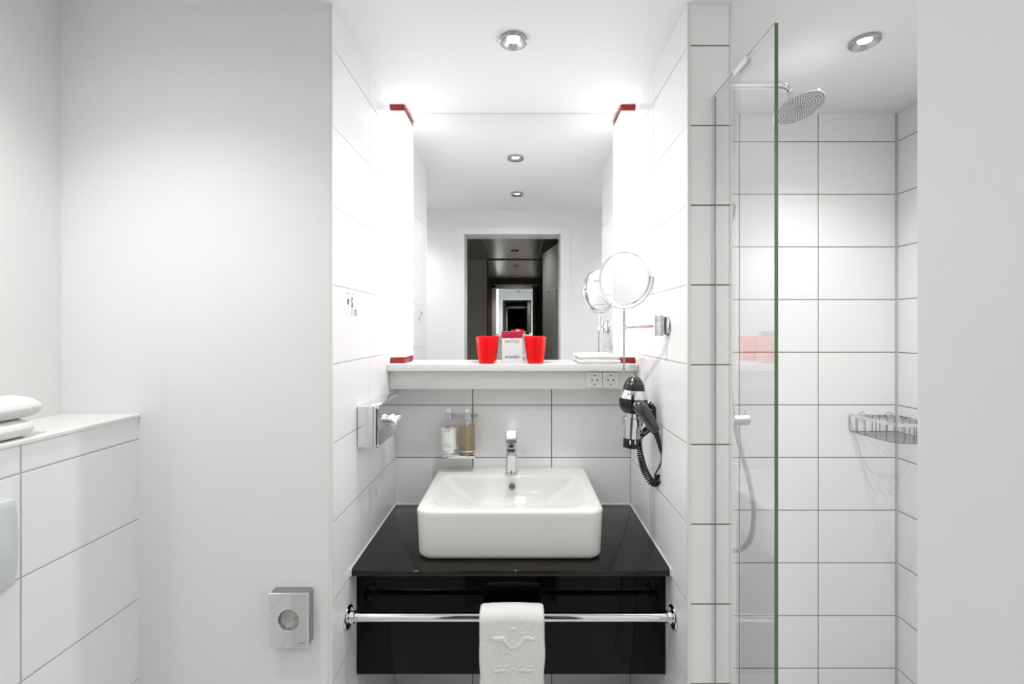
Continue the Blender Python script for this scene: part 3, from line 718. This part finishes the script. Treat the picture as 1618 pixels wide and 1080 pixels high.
for s in (-1, 1):
    b = nb(); cyl(b, mc+side*s*(R+.001), mc+side*s*(RY+.010), .0028); cyl(b, mc+side*s*(RY+.004), mc+side*s*(RY+.012), .005, bev=.0015); obj('pivot_knob', b, 'chrome', t)
sx, sy = mc.x, mc.y; zs = mc.z-RY
b = nb(); cyl(b, (sx, sy, zs-.001), (sx, sy, zs-.010), .0035); cyl(b, (sx, sy, zs-.006), (sx, sy, 1.405), .0062, bev=.001); obj('sleeve', b, 'satin', t)
b = nb(); cyl(b, (sx, sy, 1.405), (sx, sy, 1.268), .0040, .0032); cyl(b, (sx, sy, 1.270), (sx, sy, 1.262), .0046, bev=.002); obj('stem', b, 'ringmetal', t)
hx_, hy_ = .392, 1.340
b = nb(); cyl(b, (sx, sy, 1.400), (hx_, hy_, 1.407), .0052); cyl(b, (sx, sy, 1.389), (sx, sy, 1.409), .0075, bev=.001); obj('arm', b, 'chrome', t)
b = nb()
for (x, y) in ((hx_, hy_), (hx_+.0135, hy_-.006)):
    cyl(b, (x, y, 1.378), (x, y, 1.399), .0068, bev=.0008); cyl(b, (x, y, 1.400), (x, y, 1.414), .0072, bev=.0008); cyl(b, (x, y, 1.415), (x, y, 1.436), .0068, bev=.0008)
box(b, hx_, hx_+.0135, hy_-.007, hy_+.001, 1.401, 1.413); box(b, hx_+.0135, RW-.006, hy_-.010, hy_-.002, 1.380, 1.434, .001); obj('hinge', b, 'chrome', t)
b = lathe(nb(), [(0, .0005), (.030, .0005), (.0312, .003), (.0300, .0065), (.026, .0085), (0, .0085)], (RW, hy_-.006, 1.407), (-1, 0, 0), 48); obj('wall_rose', b, 'chrome', t)

# ------------------------------------------------------------------ hair dryer, holder and coiled cable
HY = 1.45; k_ = HY/F
top = at(1002.8, 593, HY); bot = at(996.3, 707, HY)
ax = (bot-top).normalized(); Lh = (bot-top).length
def hp(d): return d*k_
t = thing('hair_dryer', top+ax*Lh, 'black and chrome hair dryer hanging nozzle down at the right alcove wall', 'hair dryer')
vent = [(0, hp(3)), (hp(3.2), hp(2.8)), (hp(3.6), hp(.6)), (hp(5.4), hp(.8)), (hp(9), hp(3.6)), (hp(12.6), hp(8)), (hp(15), hp(13)), (hp(16.6), hp(18)), (hp(17.4), hp(22.5)), (0, hp(22.5))]
obj('air_inlet', lathe(nb(), vent, top, ax, 56), 'blackplastic', t)
u, v = frame_of(ax); b = nb()
for (rr, dd, m) in ((6.2, 1.9, 16), (8.6, 3.8, 22), (10.8, 6.2, 28), (12.8, 9.0, 32), (14.2, 12.0, 36)):
    for k in range(m):
        a = 2*PI*k/m; c = top+ax*hp(dd)+(u*math.cos(a)+v*math.sin(a))*hp(rr)
        rad = (u*math.cos(a)+v*math.sin(a)); tn = (rad*1.0-ax*.9).normalized()
        cyl(b, c-tn*.0005, c+tn*.0009, .0013, .0009, n=6)
obj('inlet_grille', b, 'ringmetal', t)
obj('chrome_band', lathe(nb(), [(hp(17.6), hp(22.6)), (hp(19.4), hp(27)), (hp(20.8), hp(31)), (hp(21.5), hp(35.5)), (hp(21.2), hp(35.5)), (0, hp(35.5)), (0, hp(22.6)), (hp(17.6), hp(22.6))], top, ax, 56), 'chrome', t)
obj('body', lathe(nb(), [(0, hp(35.6)), (hp(21.7), hp(35.6)), (hp(22.2), hp(40)), (hp(22), hp(46)), (hp(20.6), hp(51)), (hp(18), hp(55)), (hp(15.2), hp(58)), (0, hp(58))], top, ax, 56), 'blackplastic', t)
obj('barrel', lathe(nb(), [(0, hp(58.1)), (hp(15), hp(58.1)), (hp(14.0), hp(66)), (hp(13.2), hp(72)), (0, hp(72))], top, ax, 56), 'chrome', t)
obj('nozzle', lathe(nb(), [(0, hp(72.1)), (hp(12.2), hp(72.1)), (hp(12.2), hp(113)), (hp(10.5), hp(113.6)), (hp(9.5), hp(110)), (0, hp(110))], top, ax, 48), 'blackplastic', t)
g0 = at(1004, 637, HY-.02); g1 = at(1013, 645, HY-.045); g2 = at(1026, 664, HY-.055); g3 = at(1036, 681, HY-.060)
pth = smooth_path([g0, g1, g2, g3], 10); n_ = len(pth)
rad = [hp(9.5)+(hp(11)-hp(9.5))*min(1, i/n_*3) if i < n_/3 else hp(11)-(hp(4.2))*((i-n_/3)/(n_*2/3)) for i in range(n_)]
b = nb(); tube(b, pth, rad, 28); obj('handle', b, 'greyplastic', t)
pth = smooth_path([at(1034.5, 678, HY-.060), at(1039, 691, HY-.060), at(1044.5, 714, HY-.058)], 10); n_ = len(pth)
b = nb(); tube(b, pth, [hp(5.6)-hp(3.6)*i/(n_-1) for i in range(n_)], 18); obj('cable_sleeve', b, 'blackplastic', t)
path = smooth_path([at(1044.5, 713, HY-.058), at(1045, 728, HY-.054), at(1040, 740, HY-.050), at(1035.5, 749, HY-.050), at(1035.5, 756, HY-.048)], 8)
coilc = smooth_path([at(1041.5, 755, HY-.048), at(1040, 759, HY-.030), at(1036, 762, HY-.016), at(1030, 761, HY-.006), at(1023, 752, HY), at(1017, 739, HY+.004), at(1013, 724, HY+.006), at(1010.5, 710, HY+.008), at(1009.5, 697, HY+.012), at(1013, 686, HY+.018), at(1022, 679, HY+.012), at(1031, 668, HY+.006), at(1033, 655, HY+.004), at(1029, 642, HY+.006), at(1024, 637, HY+.012)], 40)
hel = []; s_ = 0; u, v = frame_of((coilc[1]-coilc[0])); 
tot = sum((coilc[i+1]-coilc[i]).length for i in range(len(coilc)-1)); turns = 50
for i, p in enumerate(coilc):
    if i: s_ += (p-coilc[i-1]).length
# resample evenly
M_ = turns*16; cum = [0]
for i in range(len(coilc)-1): cum.append(cum[-1]+(coilc[i+1]-coilc[i]).length)
j = 0
for i in range(M_+1):
    s = tot*i/M_
    while j < len(cum)-2 and cum[j+1] < s: j += 1
    f_ = (s-cum[j])/max(cum[j+1]-cum[j], 1e-9); p = coilc[j].lerp(coilc[j+1], f_); tt = (coilc[j+1]-coilc[j]).normalized()
    u = (u-tt*u.dot(tt)).normalized(); v = tt.cross(u); a = 2*PI*turns*i/M_
    q = i/M_; rr = .0098 if q < .3 else (.0098-.0028*(q-.3)/.2 if q < .5 else .0074)
    if q > .62: rr = .0095
    hel.append(p+(u*math.cos(a)+v*math.sin(a))*rr)
b = nb(); tube(b, path+[path[-1].lerp(hel[0], .5)]+hel, .0024, 8); tube(b, smooth_path([hel[-1], at(1030, 645, HY+.008), Vector((RW-.001, HY+.012, 1.148))], 5), .00225, 8)
obj('coiled_cable', b, 'cable', t)
# holder
t = thing('dryer_holder', (RW, 1.462, 1.13), 'chrome cup holder on the right alcove wall carrying the hair dryer', 'holder')
a0, a1 = hp(62), hp(98)
b = lathe(nb(), [(hp(14.4), hp(66)), (hp(16.4), hp(66.5)), (hp(16.4), hp(78.5)), (hp(13.9), hp(79)), (hp(13.5), hp(98)), (hp(12.6), hp(98)), (hp(13.3), hp(79)), (hp(14.4), hp(66))], top, ax, 48); obj('cup', b, 'chrome', t)
cc = top+ax*hp(73)
b = nb(); box(b, cc.x+hp(15), RW-.008, HY-.006, HY+.012, cc.z-.006, cc.z+.008, .002); obj('bracket', b, 'chrome', t)
b = nb(); cyl(b, (RW-.0005, 1.462, cc.z+.006), (RW-.012, 1.462, cc.z+.006), .024, .021, bev=.003); obj('wall_plate', b, 'greyplastic', t)
for s in (-1, 1):
    b = nb(); c = top+ax*hp(103)+Vector((s*hp(4)+.000, -hp(12.0), 0)); box(b, c.x-.0022, c.x+.0022, c.y-.0008, c.y+.003, c.z-.0065, c.z+.0065, .0006)
    obj('nozzle_window', b, 'socket', bpy.data.objects['hair_dryer'])

# ------------------------------------------------------------------ shower screen
GX = .483; GT = .0065; GY0, GY1 = .885, 1.170; GZ = 1.976
t = thing('shower_screen', (GX, 1.03, .02), 'narrow clear glass shower screen with a green edge standing out from the tiled partition', 'shower screen')
obj('glass_pane', box(nb(), GX, GX+GT, GY0+.0008, GY1, .02, GZ), 'glass', t, smooth=False)
b = box(nb(), GX, GX+GT, GY0-.0006, GY0+.0006, .02, GZ); obj('polished_edge', b, 'greenedge', t, smooth=False)
b = box(nb(), GX+GT, GX+GT+.002, GY1-.004, FRONT-.003, .02, GZ); obj('wall_seal', b, 'ringmetal', t, smooth=False)
b = box(nb(), GX, GX+.0022, GY0, GY1, GZ+.0001, GZ+.0012); obj('top_edge', b, 'ringmetal', t, smooth=False)
b = nb(); box(b, GX-.006, GX-.0002, .985, 1.045, GZ-.016, GZ-.003, .003, 3); box(b, GX+GT+.0002, GX+GT+.005, .99, 1.04, GZ-.016, GZ-.003, .002, 3); obj('glass_clip', b, 'board', t)

# ------------------------------------------------------------------ shower head and arm
sc = at(1262, 170.5, 1.40); sn = Vector((.14507, -.27285, -.95106)).normalized(); SR = .0722
t = thing('overhead_shower', (PX, 1.40, 2.09), 'round chrome rain shower head on a bent arm below the shower ceiling', 'shower head')
b = lathe(nb(), [(0, -.012), (.018, -.0115), (SR-.012, -.009), (SR-.003, -.006), (SR, -.002), (SR, .0005), (SR-.002, .0015), (0, .0015)], sc, sn, 72); obj('head', b, 'chrome', t)
b = lathe(nb(), [(0, .0016), (SR-.004, .0016), (SR-.005, .0024), (0, .0024)], sc, sn, 72); obj('spray_face', b, 'disc', t)
u, v = frame_of(sn); b = nb()
for k in range(1, 10):
    rr = SR*.9*k/9; m = int(6+k*6)
    for i in range(m):
        a = 2*PI*(i+.5*(k % 2))/m; c = sc+sn*.0023+(u*math.cos(a)+v*math.sin(a))*rr
        cyl(b, c, c+sn*.0014, .0015, .0011, n=6)
o = obj('nozzles', b, 'rubber', t)
bp_ = sc-sn*.011
b = nb(); cyl(b, bp_, bp_-sn*.016, .012, .010, bev=.002); cyl(b, bp_-sn*.014, bp_-sn*.030, .0085); obj('ball_joint', b, 'chrome', t)
az = sc.z+.068
b = nb(); pth = smooth_path([(PX+.002, 1.40, az), (sc.x-.10, 1.40, az), (sc.x-.050, 1.40, az-.001), bp_-sn*.050+Vector((-.012, 0, .002)), bp_-sn*.028], 10); tube(b, pth, .0118, 24)
obj('arm', b, 'chrome', t)
b = nb(); cyl(b, (PX+.0005, 1.40, az), (PX+.010, 1.40, az), .027, .025, bev=.002); obj('rose', b, 'chrome', t)

# hand shower set on the partition's shower side
t = thing('hand_shower_rail', (PX, 1.30, 1.1), 'chrome shower mixer and riser rail behind the glass on the shower side of the partition', 'shower mixer')
b = nb(); cyl(b, (.576, 1.32, 1.16), (.576, 1.32, 1.80), .009); obj('riser_rail', b, 'chrome', t)
for z in (1.20, 1.78):
    b = nb(); cyl(b, (PX+.0005, 1.32, z), (.576, 1.32, z), .011); obj('rail_bracket', b, 'chrome', t)
mz = EYE-(663.5-CY)*1.3/F
b = nb(); cyl(b, (PX+.0005, 1.30, mz), (.592, 1.30, mz), .0165, bev=.001); obj('mixer_body', b, 'chrome', t)
b = nb(); cyl(b, (.5925, 1.30, mz), (.6375, 1.30, mz+.002), .0152, bev=.003); obj('mixer_knob', b, 'satin', t)
b = nb(); cyl(b, (.626, 1.30, mz+.014), (.630, 1.30, mz+.028), .0022); obj('lever_pin', b, 'chrome', t)
t2 = thing('hand_shower', (.59, 1.30, 1.62), 'hand shower with a long metal hose looping down behind the shower glass', 'hand shower')
b = nb(); cyl(b, (.562, 1.30, 1.50), (.560, 1.280, 1.70), .010, .011); obj('shower_handle', b, 'chrome', t2)
hc = Vector((.574, 1.272, 1.705)); b = lathe(nb(), [(0, -.012), (.020, -.011), (.034, -.004), (.035, 0), (.033, .003), (0, .004)], hc, Vector((1, -.12, -.12)), 40); obj('spray_head', b, 'chrome', t2)
hp_ = smooth_path([(.562, 1.30, 1.50), at(1152, 570, 1.305), at(1156, 640, 1.305), at(1168, 700, 1.30), at(1183, 755, 1.29), at(1191, 805, 1.285), at(1187, 845, 1.28), at(1175, 864, 1.28), at(1160, 869, 1.29), Vector((.556, 1.31, .80)), Vector((.550, 1.31, .95)), Vector((.552, 1.302, mz-.014))], 14)
b = nb(); tube(b, hp_, [.0062+.0005*(i % 2) for i in range(len(hp_))], 14); obj('hose', b, 'satin', t2, ang=80)

# ------------------------------------------------------------------ corner basket
zt = EYE-(654.5-CY)/415.7; zb2 = zt-.063; xi = at(1341, 655, BACK).x
t = thing('shower_basket', (SHW, BACK, zb2), 'chrome wire corner basket on the shower tiles near the right edge', 'basket')
yb0 = BACK-.004; xr = SHW-.004
front = smooth_path([(xi, yb0, 0), (xi+.006, yb0-.06, 0), (xi+.012, yb0-.14, 0), (xi+.032, yb0-.186, 0), (xi+.080, yb0-.196, 0), (xi+.13, yb0-.200, 0), (xr, yb0-.202, 0)], 7)
b = nb(); ribbon(b, [Vector((p.x, p.y, zt)) for p in front], .010, .003)
ribbon(b, [(xi+.03, yb0, zt-.004), (xr-.015, yb0, zt-.004)], .009, .003); ribbon(b, [(xr, yb0-.015, zt-.004), (xr, yb0-.195, zt-.004)], .009, .003); obj('top_rim', b, 'chrome', t, smooth=False)
b = nb(); lo = [Vector((p.x+(.006 if p.x < xi+.05 else 0), p.y+(.006 if p.y < yb0-.1 else 0), zb2)) for p in front]; tube(b, lo, .0017, 8)
tube(b, [Vector((xi+.006, yb0-.002, zb2)), Vector((xr-.002, yb0-.002, zb2)), Vector((xr-.002, yb0-.195, zb2))], .0017, 8)
for i in range(0, len(front), 4):
    tube(b, [Vector((front[i].x, front[i].y, zt-.003)), Vector((front[i].x+.001, front[i].y, zb2+.010)), lo[i]], .0015, 8)
for k in range(6):
    x = xi+.03+.14*k/5; tube(b, [Vector((x, yb0-.001, zt-.004)), Vector((x, yb0-.002, zb2))], .0013, 6)
for k in range(1, 7):
    y = yb0-.03*k; tube(b, [Vector((xr-.001, y, zt-.004)), Vector((xr-.002, y, zb2))], .0013, 6)
# floor wires run across the corner
for k in range(1, 17):
    q = k*.023                      # distance from the corner along each wall
    A = Vector((xr-.002-q, yb0-.002, zb2)); D = Vector((1, -1, 0)); pts = []
    for m_ in range(0, 400):
        P = A+D*(m_*.001)
        if P.x > xr-.0015: break
        # keep what lies inside the rim outline
        xi_at = min([f.x for f in lo if abs(f.y-P.y) < .012] or [xi]); inside = P.x >= xi_at-.001 and P.y > yb0-.192
        if inside and P.x > xi+.004: pts.append(P)
    if len(pts) > 8: tube(b, [pts[0], pts[-1]], .0010, 6)
obj('wires', b, 'wire', t)
for (x, y, n_) in ((at(1361, 655, BACK).x, BACK, (0, -1, 0)), (at(1404, 657, BACK).x, BACK, (0, -1, 0)), (SHW, 1.70, (-1, 0, 0)), (SHW, 1.62, (-1, 0, 0))):
    b = lathe(nb(), [(0, .0005), (.0125, .0005), (.013, .003), (.011, .009), (.007, .012), (0, .0125)], (x, y, zt), n_, 28); obj('wall_fixing', b, 'chrome', t)

# ------------------------------------------------------------------ sub-parts: hang small pieces under the part they sit on
NEST = {'inlet_grille': 'air_inlet', 'nozzles': 'spray_face', 'dip_tube': 'bottle_body', 'pin_hole': 'insert', 'earth_clip': 'insert', 'pivot_knob': 'yoke',
        'nozzle_window': 'nozzle', 'lever_pin': 'mixer_knob', 'pump_head': 'pump_collar', 'overflow_hole': 'bowl', 'maker_mark': 'bowl', 'drain_plug': 'bowl',
        'aerator': 'spout', 'cable_sleeve': 'handle', 'label_print': 'bottle_body', 'button': 'plate', 'screw': 'front_lip', 'red_lettering': 'box_body',
        'black_lettering': 'box_body', 'dark_print': 'sheet', 'pale_print': 'sheet', 'rail_bracket': 'riser_rail', 'lettering': 'front_plate'}
for root in [o for o in bpy.data.objects if o.parent is None and o.type == 'EMPTY']:
    kids = list(root.children)
    for k in kids:
        want = NEST.get(k.name.split('.')[0])
        if want:
            host = next((h for h in kids if h.name.split('.')[0] == want), None)
            if host is not None: k.parent = host
